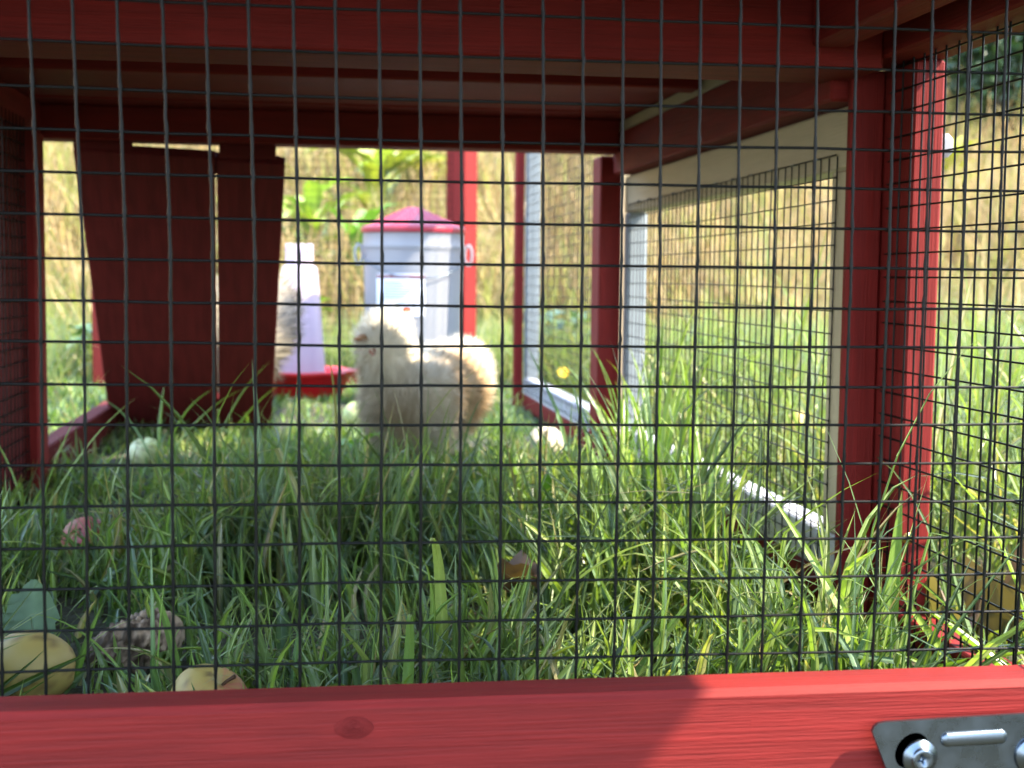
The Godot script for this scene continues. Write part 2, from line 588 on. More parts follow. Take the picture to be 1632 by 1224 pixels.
func screw(parent: Node, at: Vector3, r: float, mat: Material) -> void:
	var b := MB.new()
	lathe(b, [Vector2(r * 1.0, 0), Vector2(r * 1.02, r * 0.12), Vector2(r * 0.93, r * 0.24), Vector2(r * 0.66, r * 0.34), Vector2(r * 0.62, r * 0.50), Vector2(r * 0.55, r * 0.56), Vector2(r * 0.44, r * 0.56)], 28)
	# star-shaped recess: the inner wall drops from a star outline to its floor
	var rim := []
	var edge := []
	var bed := []
	for s in 24:
		var a := TAU * s / 24.0
		var rr := r * (0.30 + 0.10 * cos(a * 4.0))
		rim.append(b.vert(Vector3(cos(a) * r * 0.44, r * 0.56, sin(a) * r * 0.44), Vector3.UP))
		edge.append(b.vert(Vector3(cos(a) * rr, r * 0.53, sin(a) * rr), Vector3(-cos(a) * 0.3, 1, -sin(a) * 0.3).normalized()))
		bed.append(b.vert(Vector3(cos(a) * rr * 0.55, r * 0.2, sin(a) * rr * 0.55), Vector3(-cos(a), 0.5, -sin(a)).normalized()))
	var mid := b.vert(Vector3(0, r * 0.18, 0), Vector3.UP)
	for s in 24:
		var e := (s + 1) % 24
		b.quad(rim[s], rim[e], edge[e], edge[s])
		b.quad(edge[s], edge[e], bed[e], bed[s])
		b.tri(bed[s], bed[e], mid)
	var o := obj("screw", b.mesh(), mat, parent)
	o.transform = Transform3D(Basis(Vector3(1, 0, 0), PI / 2) * Basis(Vector3.UP, 0.3), at)


# the galvanised plate: an outline with a keyhole slot, bevelled, with a pressed rib
func latch_plate(coop: Node3D) -> void:
	var outline := PackedVector2Array()
	for p in [[0.2556, 0.0535, 0.0], [0.2562, 0.0551, 0.0], [0.2576, 0.0561, 0.0], [0.2600, 0.0565, 0.0], [0.309, 0.0576, 0.0], [0.345, 0.0574, 0], [0.3500, 0.0555, 0], [0.351, 0.052, 0], [0.351, 0.017, 0], [0.349, 0.0145, 0], [0.274, 0.0145, 0.0], [0.2715, 0.0155, 0.0], [0.2705, 0.018, 0], [0.2615, 0.0395, 0.0]]:
		outline.append(Vector2(p[0], p[1]))
	var hole := PackedVector2Array()
	for s in 20:
		var a := TAU * s / 20
		hole.append(Vector2(0.2688, 0.0470) + Vector2(cos(a) * 0.0062, sin(a) * 0.0050).rotated(0.85))
	hole.reverse()
	var z0 := 0.0258
	var z1 := 0.0272
	var b := MB.new()
	# front: join hole to outline by a bridge, then triangulate
	var best := [0, 0, 9.0]
	for i in outline.size():
		for j in hole.size():
			if outline[i].distance_to(hole[j]) < best[2]:
				best = [i, j, outline[i].distance_to(hole[j])]
	var ring := PackedVector2Array()
	for i in outline.size() + 1:
		ring.append(outline[(best[0] + i) % outline.size()])
	for j in hole.size() + 1:
		ring.append(hole[(best[1] + j) % hole.size()])
	var tris := Geometry2D.triangulate_polygon(ring)
	for z in [z0, z1]:
		var nn := Vector3(0, 0, 1 if z == z1 else -1)
		var ids := []
		for p in ring:
			ids.append(b.vert(Vector3(p.x, p.y, z), nn, p * 20.0))
		for k in range(0, tris.size(), 3):
			b.tri(ids[tris[k]], ids[tris[k + 1]], ids[tris[k + 2]])
	for loop in [outline, hole]:
		for k in loop.size():
			var p: Vector2 = loop[k]
			var q: Vector2 = loop[(k + 1) % loop.size()]
			var nn := Vector3(q.y - p.y, p.x - q.x, 0).normalized()
			if loop == outline:
				nn = -nn if nn.dot(Vector3((p.x + q.x) / 2 - 0.3, (p.y + q.y) / 2 - 0.036, 0)) < 0 else nn
			b.quad(b.vert(Vector3(p.x, p.y, z0), nn), b.vert(Vector3(q.x, q.y, z0), nn), b.vert(Vector3(q.x, q.y, z1), nn), b.vert(Vector3(p.x, p.y, z1), nn))
	var plate := obj("latch_plate", b.mesh(), M.zinc, coop)
	plate.set_meta("label", "galvanised metal plate screwed to the bottom rail")
	var rb := MB.new()
	var cap := []
	for r in 5:
		var t := r / 4.0
		var row := []
		var hw := lerpf(0.0024, 0.0004, t * t)
		for s in 32:
			var a := TAU * s / 32
			var c := Vector2(cos(a), sin(a))
			var q := Vector2(0.2895 + signf(c.x) * 0.0088, 0.0503) + c * hw * 1.0
			row.append(rb.vert(Vector3(q.x, q.y + (q.x - 0.2895) * 0.012, z1 + 0.0013 * sin(t * PI / 2)), Vector3(c.x * (1 - t), c.y * (1 - t), 0.25 + t)))
		if cap:
			for s in 32:
				rb.quad(cap[s], cap[(s + 1) % 32], row[(s + 1) % 32], row[s])
		cap = row
	for s in range(1, 31):
		rb.tri(cap[0], cap[s], cap[s + 1])
	rb.smooth()
	obj("rib", rb.mesh(), M.zinc, plate)
	screw(plate, Vector3(0.2715, 0.0447, z1 - 0.0002), 0.0058, M.zinc)
	screw(plate, Vector3(0.3098, 0.0440, z1 - 0.0002), 0.0062, M.zinc)


func coop() -> Node3D:
	var c := thing("chicken_coop", "red painted wooden chicken run with cream side panels and square wire mesh", "chicken coop")
	# front frame and latch
	plank("bottom_rail", Vector3(-0.19, 0.0, 0.003), Vector3(0.415, 0.0668, 0.022), 0, M.red, c, 0.0022).set_meta("label", "broad red rail along the bottom of the front")
	plank("front_post", Vector3(-0.19, 0.067, 0.003), Vector3(-0.165, 0.345, 0.022), 1, M.red, c)
	plank("front_post", Vector3(0.392, 0.067, 0.003), Vector3(0.415, 0.345, 0.022), 1, M.red, c)
	for q in [[0.094, 0.0590, 0.006, 0.0035], [0.006, 0.030, 0.004, 0.003], [0.235, 0.022, 0.005, 0.0035]]:
		var kb := MB.new()
		for r in 5:
			for sgm in 20:
				var aa := TAU * sgm / 20
				var rr := r / 4.0
				kb.vert(Vector3(q[0] + cos(aa) * q[2] * rr, q[1] + sin(aa) * q[3] * rr, 0.0221 + 0.0007 * (1.0 - rr) * (0.6 + 0.5 * sin(rr * 9.0 + aa * 2.0))), Vector3.BACK, Vector2(q[0] + cos(aa) * rr * 0.1, rr * 0.9 + 0.1 * sin(aa * 3.0)))
			if r:
				for sgm in 20:
					kb.quad(r * 20 - 20 + sgm, r * 20 - 20 + (sgm + 1) % 20, r * 20 + (sgm + 1) % 20, r * 20 + sgm)
		kb.smooth()
		obj("knot", kb.mesh(), M.red, c)
	latch_plate(c)
	front_mesh(c)
	# right hand side: corner post, batten, wire wall of the open front bay
	plank("post", Vector3(0.3962, 0.0, -0.321), Vector3(0.4138, 0.3122, -0.27), 1, M.red, c).set_meta("label", "right corner post with its sunlit front face")
	plank("batten", Vector3(0.376, 0.0, -0.3125), Vector3(0.3957, 0.311, -0.3052), 1, M.red, c)
	plank("side_bottom_rail", Vector3(0.396, 0.0, -0.2697), Vector3(0.4138, 0.013, 0.0025), 2, M.red, c)
	plank("side_top_rail", Vector3(0.38, 0.3125, -0.3125), Vector3(0.4138, 0.3445, 0.0025), 2, M.red, c)
	plank("inner_top_rail", Vector3(0.338, 0.316, -0.2685), Vector3(0.358, 0.3447, 0.0025), 2, M.red, c)
	var sm := holder("side_mesh", c)
	sm.set_meta("label", "square wire mesh on the right of the open front bay")
	wires_between(sm, Vector3(0.3945, 0.002, -0.013), Vector3(0, 0, -0.0127), 23, Vector3(0, 0.318, 0), 0.00055, Vector3(-0.0004, 0, 0))
	wires_between(sm, Vector3(0.3945, 0.006, 0.0), Vector3(0, 0.0127, 0), 25, Vector3(0, 0, -0.298), 0.00055, Vector3(0.0004, 0, 0))
	screw(c, Vector3(0.4012, 0.0545, -0.2698), 0.0034, M.brass)
	var cl := MB.new()
	box(cl, Vector3(0.414, 0.2625, -0.30), Vector3(0.4285, 0.2755, -0.286), 1, 0.003)
	obj("clip", cl.mesh(), M.tub, c)
	# roof boards over everything, their undersides are the ceiling
	var z := 0.2295  # front overhang added out of view to keep the bottom rail in shade
	var k := 1
	while z > -0.88:
		plank("roof_board", Vector3(-0.26, 0.345 + 0.0012 * (k % 2), z - 0.0937), Vector3(0.438, 0.358, z), 0, M.red, c, 0.003)
		z -= 0.0945
		k += 1
	plank("front_beam", Vector3(-0.19, 0.306, -0.328), Vector3(0.3795, 0.3425, -0.272), 0, M.red, c)
	plank("ceiling_batten", Vector3(-0.165, 0.336, -0.60), Vector3(0.366, 0.3448, -0.575), 0, M.red, c)
	plank("back_beam", Vector3(-0.19, 0.3135, -0.886), Vector3(0.3655, 0.3445, -0.852), 0, M.red, c)
	plank("side_beam", Vector3(0.3665, 0.2945, -0.887), Vector3(0.3955, 0.333, -0.3128), 2, M.red, c)
	plank("ceiling_strip", Vector3(0.369, 0.3335, -0.887), Vector3(0.387, 0.3445, -0.43), 2, M.cream, c)
	plank("side_bottom_rail", Vector3(0.379, 0.0, -1.55), Vector3(0.397, 0.0215, -0.313), 2, M.red, c)
	side_panel(c, -0.3128, -0.8868, -0.340, -0.866, 0.2575, "near cream side panel with a mesh covered opening")
	plank("post", Vector3(0.3545, 0.0, -0.925), Vector3(0.3765, 0.313, -0.8875), 1, M.red, c).set_meta("label", "middle red post between the two side panels")
	side_panel(c, -0.927, -1.545, -0.95, -1.518, 0.44, "far cream side panel with a mesh covered opening")
	plank("post", Vector3(0.3655, 0.0, -1.566), Vector3(0.3785, 0.475, -1.547), 1, M.red, c)
	# left side
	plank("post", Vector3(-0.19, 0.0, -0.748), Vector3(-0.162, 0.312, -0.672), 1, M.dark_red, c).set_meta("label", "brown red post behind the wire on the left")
	plank("post", Vector3(-0.178, 0.0, -0.79), Vector3(-0.1507, 0.312, -0.7505), 1, M.red, c)
	plank("side_top_rail", Vector3(-0.19, 0.3125, -0.851), Vector3(-0.165, 0.3445, 0.0025), 2, M.red, c)
	plank("side_bottom_rail", Vector3(-0.19, 0.0, -0.67), Vector3(-0.165, 0.03, 0.0025), 2, M.red, c)
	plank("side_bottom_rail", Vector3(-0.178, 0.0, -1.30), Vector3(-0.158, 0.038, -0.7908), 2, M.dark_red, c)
	var lm := holder("side_mesh", c)
	lm.set_meta("label", "square wire mesh along the left wall of the run")
	wires_between(lm, Vector3(-0.1585, 0.002, -0.01), Vector3(0, 0, -0.0127), 59, Vector3(0, 0.318, 0), 0.0005, Vector3(0.0004, 0, 0))
	wires_between(lm, Vector3(-0.1585, 0.006, 0.0), Vector3(0, 0.0127, 0), 25, Vector3(0, 0, -0.752), 0.0005, Vector3(-0.0004, 0, 0))
	# back wall of the open end
	var far := plank("back_post", Vector3(-0.02, 0.0, -0.02), Vector3(0.02, 0.52, 0.02), 1, M.red, c)
	far.transform = Transform3D(Basis(Vector3.UP, -deg_to_rad(40)), Vector3(0.327, 0, -1.95))
	far.set_meta("label", "red back post behind the white bucket")
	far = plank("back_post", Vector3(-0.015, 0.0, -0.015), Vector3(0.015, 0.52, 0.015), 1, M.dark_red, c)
	far.position = Vector3(-0.285, 0, -1.95)
	plank("back_rail", Vector3(-0.30, 0.521, -1.966), Vector3(0.35, 0.55, -1.934), 0, M.red, c)
	plank("back_rail", Vector3(-0.268, 0.0, -1.96), Vector3(0.302, 0.03, -1.94), 0, M.red, c)
	var bm := holder("back_mesh", c)
	wires_between(bm, Vector3(-0.275, 0.01, -1.9385), Vector3(0.0127, 0, 0), 48, Vector3(0, 0.53, 0), 0.0004, Vector3(0, 0, 0.0004))
	wires_between(bm, Vector3(-0.28, 0.02, -1.9385), Vector3(0, 0.0127, 0), 41, Vector3(0.605, 0, 0), 0.0004, Vector3(0, 0, -0.0004))
	return c


func ramp() -> void:
	var r := thing("ramp", "dark red plank ramp sloping down from the back beam to the grass", "ramp", Vector3(-0.0435, 0.305, -0.868))
	var down := Vector3(-0.028, -0.297, -0.385)
	var len_ := down.length()
	var y := -down.normalized()
	var x := Vector3(1, 0, 0)
	var zz := x.cross(y).normalized()
	x = y.cross(zz)
	var t := Transform3D(Basis(x, y, zz), Vector3.ZERO)
	plank("board", Vector3(-0.0955, -len_, -0.006), Vector3(0.0300, 0.0, 0.006), 1, M.dark_red, r, 0.001, t)
	plank("board", Vector3(0.0318, -len_, -0.006), Vector3(0.0945, -0.003, 0.006), 1, M.dark_red, r, 0.001, t)
	for k in [0, len_ - 0.03]:
		plank("cross_batten", Vector3(-0.09, -0.035 - k * 0.92, -0.0155), Vector3(0.09, -0.012 - k * 0.92, -0.0063), 0, M.dark_red, r, 0.001, t)
	for s in [-0.07, 0.06]:
		plank("hinge", Vector3(s - 0.026, -0.004, -0.004), Vector3(s + 0.026, 0.0085, 0.004), 0, M.dark_red, r, 0.001)


# ---------------------------------------------------------------- feeder and drinker
func print_label() -> StandardMaterial3D:
	var im := Image.create(160, 128, false, Image.FORMAT_RGB8)
	im.fill(Color(0.84, 0.85, 0.89))
	im.fill_rect(Rect2i(0, 4, 160, 9), Color(0.42, 0.14, 0.16))
	for k in 7:
		im.fill_rect(Rect2i(30, 24 + k * 8, 60 + (k * 37) % 40, 3), Color(0.42, 0.43, 0.48))
	for yy in range(84, 120):
		for xx in range(40, 150):
			var e := absf(Vector2((xx - 100) / 44.0, (yy - 112) / 30.0).length() - 0.8)
			if e < 0.06:
				im.set_pixel(xx, yy, Color(0.32, 0.38, 0.34))
			if Vector2((xx - 104) / 15.0, (yy - 108) / 10.0).length() < 1.0:
				im.set_pixel(xx, yy, Color(0.66, 0.27, 0.12))
	var m := flat(Color.WHITE, 0.4)
	m.albedo_texture = ImageTexture.create_from_image(im)
	return m


func bucket() -> void:
	var t := thing("feeder_bucket", "white plastic feed bucket with a red conical lid and wire handle", "bucket", Vector3(0.2208, 0.0, -1.62))
	var b := MB.new()
	lathe(b, [Vector2(0.0, 0.004), Vector2(0.066, 0.004), Vector2(0.0675, 0.0), Vector2(0.069, 0.004), Vector2(0.0745, 0.232), Vector2(0.0765, 0.233), Vector2(0.0768, 0.240), Vector2(0.0752, 0.241), Vector2(0.0755, 0.256), Vector2(0.0778, 0.258), Vector2(0.0778, 0.262), Vector2(0.0735, 0.262), Vector2(0.067, 0.008), Vector2(0, 0.008)], 48)
	obj("tub", b.mesh(), M.tub, t)
	b = MB.new()
	var apex := Vector3(0, 0.297, 0)
	for s in 12:                                       # twelve pressed facets
		var a0 := TAU * s / 12.0
		var a1 := TAU * (s + 1) / 12.0
		var am := (a0 + a1) / 2
		var p0 := Vector3(cos(a0) * 0.0775, 0.2665, sin(a0) * 0.0775)
		var p1 := Vector3(cos(a1) * 0.0775, 0.2665, sin(a1) * 0.0775)
		var mid := Vector3(cos(am) * 0.045, 0.2755, sin(am) * 0.045)
		var pa := apex + Vector3(cos(a0) * 0.012, -0.002, sin(a0) * 0.012)
		var pb := apex + Vector3(cos(a1) * 0.012, -0.002, sin(a1) * 0.012)
		for q in [[p0, p1, mid], [p0, mid, pa], [p1, mid, pb], [pa, mid, pb], [apex, pa, pb]]:
			var nn: Vector3 = (q[1] - q[0]).cross(q[2] - q[0]).normalized()
			nn = nn if nn.y > 0 else -nn
			b.tri(b.vert(q[0], nn), b.vert(q[1], nn), b.vert(q[2], nn))
	lathe(b, [Vector2(0.0775, 0.2667), Vector2(0.0805, 0.2655), Vector2(0.0812, 0.2635), Vector2(0.0812, 0.2575), Vector2(0.0800, 0.2565), Vector2(0.0785, 0.2622)], 48)
	obj("lid", b.mesh(), M.lid, t).scale = Vector3(0.965, 1, 0.965)
	b = MB.new()
	for s in 13:
		var a := PI / 2 + 0.35 - (s - 6) / 6.0 * 0.52
		for y in [0.135, 0.196]:
			var rr: float = lerpf(0.069, 0.0745, y / 0.232) + 0.0007
			b.vert(Vector3(cos(a) * rr, y, sin(a) * rr), Vector3(cos(a), 0, sin(a)), Vector2(s / 12.0, 1.0 if y < 0.15 else 0.0))
		if s:
			b.quad(s * 2 - 2, s * 2 - 1, s * 2 + 1, s * 2)
	obj("paper_label", b.mesh(), print_label(), t)
	b = MB.new()
	var pts := []
	for s in 25:
		var u := s / 24.0
		var a := lerpf(PI * 0.93, PI * 0.07, u)
		pts.append(Vector3(cos(a) * 0.0792, 0.2255 - 0.034 * sin(u * PI) - 0.004 * u, sin(a) * 0.0792))
	tube(b, pts, [0.0008], 8)
	obj("handle", b.mesh(), M.zinc, t)
	for s in [-1, 1]:
		b = MB.new()
		pts = []
		for k in 17:
			var a := TAU * k / 16.0
			pts.append(Vector3(s * 0.0785 + s * 0.0035 + cos(a) * 0.0055 * s, 0.2245 + sin(a) * 0.015, 0.012))
		tube(b, pts, [0.0019], 8)
		obj("ear", b.mesh(), M.tub, t)


func drinker() -> void:
	var t := thing("drinker", "white tapered plastic drinker standing in a red scalloped tray", "drinker", Vector3(0.050, 0.0, -1.72))
	var b := MB.new()
	lathe(b, [Vector2(0.0425, 0.03), Vector2(0.0425, 0.036), Vector2(0.0405, 0.04), Vector2(0.0285, 0.196), Vector2(0.0268, 0.204), Vector2(0.0225, 0.2085), Vector2(0.0215, 0.209), Vector2(0.0215, 0.224), Vector2(0.019, 0.224), Vector2(0.0, 0.2235)], 40)
	obj("jar", b.mesh(), M.jar, t)
	for k in 6:                                        # the castellated grip on its top
		b = MB.new()
		box(b, Vector3(-0.0048, 0.2235, 0.016), Vector3(0.0048, 0.241, 0.0215), 1, 0.0012, Transform3D(Basis(Vector3.UP, TAU * k / 6.0 + 0.2), Vector3.ZERO))
		obj("grip", b.mesh(), M.jar, t)
	b = MB.new()
	var lobes := func(a: float, y: float) -> float: return 1.0 + 0.07 * cos(a * 8.0) * smoothstep(0.0, 0.04, y)
	lathe(b, [Vector2(0.0, 0.002), Vector2(0.062, 0.002), Vector2(0.066, 0.006), Vector2(0.074, 0.034), Vector2(0.083, 0.037), Vector2(0.085, 0.043), Vector2(0.082, 0.0455), Vector2(0.073, 0.042), Vector2(0.064, 0.012), Vector2(0.045, 0.010), Vector2(0.041, 0.031), Vector2(0.0, 0.032)], 64, lobes)
	obj("tray", b.mesh(), M.tray, t)


# ---------------------------------------------------------------- hens
func field_mesh(bones: Array, cell: float, blend: float) -> MB:
	var lo := Vector3.INF
	var hi := -Vector3.INF
	for q in bones:
		var r: float = maxf(q[2], q[3]) + cell * 2
		for e in [q[0], q[1]]:
			lo = lo.min(e - Vector3.ONE * r); hi = hi.max(e + Vector3.ONE * r)
	var n := Vector3i(((hi - lo) / cell).ceil()) + Vector3i.ONE
	var f := PackedFloat32Array()
	f.resize(n.x * n.y * n.z)
	f.fill(1.0)
	var first := true
	for q in bones:
		var a: Vector3 = q[0]
		var ab: Vector3 = q[1] - q[0]
		var ll := maxf(ab.length_squared(), 1e-9)
		for z in n.z:
			for y in n.y:
				var at := (z * n.y + y) * n.x
				for x in n.x:
					var p := lo + Vector3(x, y, z) * cell - a
					var t := clampf(p.dot(ab) / ll, 0, 1)
					var d: float = (p - ab * t).length() - lerpf(q[2], q[3], t)
					var e := f[at + x]
					var h := maxf(blend - absf(d - e), 0.0) / blend
					f[at + x] = minf(d, e) - h * h * blend * 0.25
		first = false
	var b := MB.new()
	var id := {}
	var step := [1, n.x, n.x * n.y]
	for z in n.z - 1:
		for y in n.y - 1:
			for x in n.x - 1:
				var at := (z * n.y + y) * n.x + x
				var s := Vector3.ZERO
				var m := 0
				for e in [[0, 1, 0], [2, 3, 0], [4, 5, 0], [6, 7, 0], [0, 2, 1], [1, 3, 1], [4, 6, 1], [5, 7, 1], [0, 4, 2], [1, 5, 2], [2, 6, 2], [3, 7, 2]]:
					var i0: int = at + (e[0] & 1) + ((e[0] >> 1) & 1) * n.x + ((e[0] >> 2) & 1) * n.x * n.y
					var i1: int = i0 + step[e[2]]
					var v0 := f[i0]
					var v1 := f[i1]
					if (v0 < 0) != (v1 < 0):
						var p := Vector3(e[0] & 1, (e[0] >> 1) & 1, (e[0] >> 2) & 1)
						p[e[2]] += v0 / (v0 - v1)
						s += p; m += 1
				if m:
					id[at] = b.vert(lo + (Vector3(x, y, z) + s / m) * cell, Vector3.UP)
	for at in id.keys():
		for ax in 3:
			var a0: bool = f[at] < 0
			var a1: bool = f[at + step[ax]] < 0
			if a0 == a1:
				continue
			var p: int = step[(ax + 1) % 3]
			var q: int = step[(ax + 2) % 3]
			if not (id.has(at - p) and id.has(at - q) and id.has(at - p - q)):
				continue
			var w := [id[at], id[at - p], id[at - p - q], id[at - q]]
			if a0:
				b.i.append_array([w[0], w[2], w[1], w[0], w[3], w[2]])
			else:
				b.i.append_array([w[0], w[1], w[2], w[0], w[2], w[3]])
	b.smooth()
	return b


# a hen that faces +x; tone(p) gives the linear colour of the plumage there
func hen(label: String, at: Vector3, turn: float, size: float, head_up: float, tone: Callable, strands: int) -> void:
	var t := thing("chicken", label, "chicken", at, turn)
	var nk := Vector3(0.054, 0.112, 0)
	var hd := Vector3(0.060, 0.136 + head_up, 0)
	var bones := [
		[Vector3(-0.036, 0.074, 0), Vector3(0.022, 0.062, 0), 0.045, 0.047],
		[Vector3(-0.036, 0.085, 0), Vector3(-0.062, 0.098, 0), 0.038, 0.026],
		[Vector3(0.026, 0.078, 0), nk, 0.036, 0.019], [nk, hd, 0.018, 0.017], [hd, hd + Vector3(-0.006, 0.012, 0), 0.019, 0.015],
		[Vector3(-0.005, 0.05, 0.022), Vector3(0.0, 0.022, 0.024), 0.027, 0.016], [Vector3(-0.005, 0.05, -0.022), Vector3(0.0, 0.022, -0.024), 0.027, 0.016],
		[Vector3(0.01, 0.085, 0.040), Vector3(-0.04, 0.075, 0.040), 0.020, 0.012], [Vector3(0.01, 0.085, -0.040), Vector3(-0.04, 0.075, -0.040), 0.020, 0.012],
	]
	for q in bones:
		q[0] *= size; q[1] *= size; q[2] *= size; q[3] *= size
	var b := field_mesh(bones, 0.0055 * size, 0.02 * size)
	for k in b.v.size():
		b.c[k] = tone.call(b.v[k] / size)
	var body := obj("body", b.mesh(), M.skin, t)
	var g := MB.new()
	for k in strands:                                   # loose silky plumage
		var tri := (rng.randi() % (b.i.size() / 3)) * 3
		var u := rng.randf()
		var w := rng.randf() * (1.0 - u)
		var p := b.v[b.i[tri]] * (1 - u - w) + b.v[b.i[tri + 1]] * u + b.v[b.i[tri + 2]] * w
		var nn := b.n[b.i[tri]]
		var q := p / size
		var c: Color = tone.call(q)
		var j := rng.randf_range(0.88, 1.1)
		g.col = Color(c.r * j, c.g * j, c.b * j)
		var flow := Vector3(-0.7, -0.25, 0)
		if q.y < 0.05:
			flow = Vector3(-0.1, -1.0, 0)
		elif q.x > 0.03 and q.y > 0.118 + head_up:
			flow = Vector3(-0.4, 0.5, 0)
		elif q.x > 0.035:
			flow = Vector3(-0.1, -0.8, 0)
		elif q.x < -0.05:
			flow = Vector3(-0.7, 0.5, 0)
		var dir := (nn * rng.randf_range(0.45, 0.9) + flow * 0.7 + Vector3(rng.randfn(0, 0.4), rng.randfn(0, 0.4), rng.randfn(0, 0.4))).normalized()
		var side := dir.cross(nn + Vector3(0.01, 0.02, 0.03)).normalized()
		var ll := rng.randf_range(0.007, 0.021) * size
		var ww := rng.randf_range(0.0003, 0.0006) * size
		var tip := p + dir * ll + flow * ll * 0.25
		var half := p + dir * ll * 0.55
		var a0 := g.vert(p - side * ww, nn)
		var a1 := g.vert(p + side * ww, nn)
		var a2 := g.vert(half + side * ww * 0.8, nn)
		var a3 := g.vert(half - side * ww * 0.8, nn)
		var a4 := g.vert(tip, nn)
		g.tri(a0, a1, a2); g.tri(a0, a2, a3); g.tri(a3, a2, a4)
	var fl := obj("plumage", g.mesh(), M.fluff, t)
	fl.set_meta("kind", "stuff")
	# face: beak, wattles, eyes
	hd *= size
	var f := MB.new()
	f.col = Color(0.26, 0.12, 0.045)
	tube(f, [hd + Vector3(0.017, 0.003, 0) * size, hd + Vector3(0.030, 0.005 + head_up * 0.3, 0) * size, hd + Vector3(0.041, 0.003 + head_up * 0.5, 0) * size], [0.0062 * size, 0.0045 * size, 0.0006], 10)
	obj("beak", f.mesh(), M.skin, t)
	for s in [-1, 1]:
		f = MB.new()
		f.col = Color(0.01, 0.008, 0.006)
		var e := MB.new()
		lathe(f, [Vector2(0, -0.0028), Vector2(0.002, -0.002), Vector2(0.0028, 0), Vector2(0.002, 0.002), Vector2(0, 0.0028)], 12)
		var eye := obj("eye", f.mesh(), M.fruit, t)
		eye.position = hd + Vector3(0.012, 0.006, s * 0.0195) * size
		f = MB.new()
		f.col = Color(0.33, 0.07, 0.05)
		tube(f, [hd + Vector3(0.018, -0.004, s * 0.006) * size, hd + Vector3(0.019, -0.011, s * 0.008) * size, hd + Vector3(0.018, -0.015, s * 0.008) * size], [0.004 * size, 0.0055 * size, 0.002], 8)
		obj("wattle", f.mesh(), M.skin, t)
		var leg := MB.new()
		leg.col = Color(0.10, 0.105, 0.11)
		var foot := Vector3(0.012, 0.004, s * 0.025) * size
		tube(leg, [Vector3(0.0, 0.03, s * 0.024) * size, Vector3(-0.004, 0.016, s * 0.0245) * size, foot], [0.0042 * size, 0.0036 * size, 0.0034 * size], 8)
		for a in [-0.55, 0.0, 0.55, PI]:
			var d := Vector3(cos(a), 0, sin(a)) * (0.024 if a < 3 else 0.013) * size
			tube(leg, [foot, foot + d * 0.55 + Vector3(0, 0.002, 0), foot + d - Vector3(0, 0.003, 0)], [0.003 * size, 0.0025 * size, 0.001], 6)
		obj("leg", leg.mesh(), M.skin, t)


# ---------------------------------------------------------------- fruit, leaves and weeds
func apple(label: String, at: Vector3, r: float, skin: Color, blush: Color, amount: float, tilt: Vector3, group := "apples lying in the grass") -> Node3D:
	var t := thing("apple", label, "apple", at, 0.0, group)
	t.rotation = tilt
	var b := MB.new()
	var prof := []
	for k in 17:
		var a := PI * k / 16.0
		var y := -cos(a)
		var rr := sin(a) * (1.0 + 0.06 * y)
		if y > 0.0:
			y -= 0.28 * exp(-pow(rr / 0.28, 2.0))
		else:
			y += 0.16 * exp(-pow(rr / 0.25, 2.0))
		prof.append(Vector2(rr, y * 0.9) * r)
	var ph := rng.randf() * TAU
	lathe(b, prof, 28, func(a: float, _y: float) -> float: return 1.0 + 0.025 * sin(a * 2.0 + ph) + 0.012 * sin(a * 5.0 + ph))
	var nz := FastNoiseLite.new()
	nz.seed = int(ph * 1000); nz.frequency = 60.0
	for k in b.v.size():
		var p := b.v[k]
		var a := atan2(p.z, p.x)
		var s := clampf(amount + 0.55 * sin(a + ph) + 0.5 * nz.get_noise_3d(p.x, p.y * 0.3, p.z) + 0.25 * sin(a * 19.0), 0.0, 1.0)
		b.c[k] = skin.lerp(blush, s)
		if nz.get_noise_3d(p.z * 2.2, p.x * 2.2, p.y * 2.2) > 0.3:
			b.c[k] = b.c[k].lerp(Color(0.13, 0.075, 0.03), 0.65)
	obj("fruit", b.mesh(), M.fruit, t)
	b = MB.new()
	tube(b, [Vector3(0, r * 0.55, 0), Vector3(r * 0.05, r * 0.8, 0), Vector3(r * 0.16, r * 1.05, 0.01 * r)], [r * 0.045, r * 0.04, r * 0.055], 6)
	obj("stalk", b.mesh(), M.stem, t)
	return t


# a leaf blade growing along +z from the origin, drooping
func leaf_shape(b: MB, length: float, width: float, droop: float, cup: float, ruffle: float, c: Color, xf := Transform3D.IDENTITY, tip := 1.0) -> void:
	var rows := []
	var p := Vector3.ZERO
	var n := 10
	for k in n + 1:
		var t := float(k) / n
		var a := droop * t
		var w := width * 0.5 * pow(sin(PI * pow(t, 0.75 / tip) * 0.98 + 0.03), 0.8)
		var row := []
		for s in 7:
			var q := (s - 3) / 3.0
			var lift := cup * q * q * w + ruffle * sin(k * 2.1 + s * 1.7) * absf(q) * w - (0.09 * w * exp(-q * q * 20.0))
			var nn := Vector3(-q * cup * 1.2, cos(a), sin(a)).normalized()
			var kk := 1.0 - 0.0 * q + (0.22 if s == 3 else 0.0) + 0.08 * sin(k * 3.7 + s * 5.1)
			b.col = Color(c.r * kk, c.g * kk, c.b * kk)
			row.append(b.vert(xf * (p + Vector3(q * w, lift * cos(a), lift * sin(a))), (xf.basis * nn).normalized()))
		if rows:
			for s in 6:
				b.quad(rows[-1][s], rows[-1][s + 1], row[s + 1], row[s])
		rows.append(row)
		p += Vector3(0, -sin(a), cos(a)) * length / n


func leaf(called: String, label: String, category: String, at: Vector3, euler: Vector3, length: float, width: float, droop: float, cup: float, ruffle: float, c: Color, tip := 1.0) -> void:
	var b := MB.new()
	leaf_shape(b, length, width, droop, cup, ruffle, c, Transform3D.IDENTITY, tip)
	var o := obj(called, b.mesh(), M.leaf)
	o.position = at
	o.rotation = euler
	tag(o, label, category)


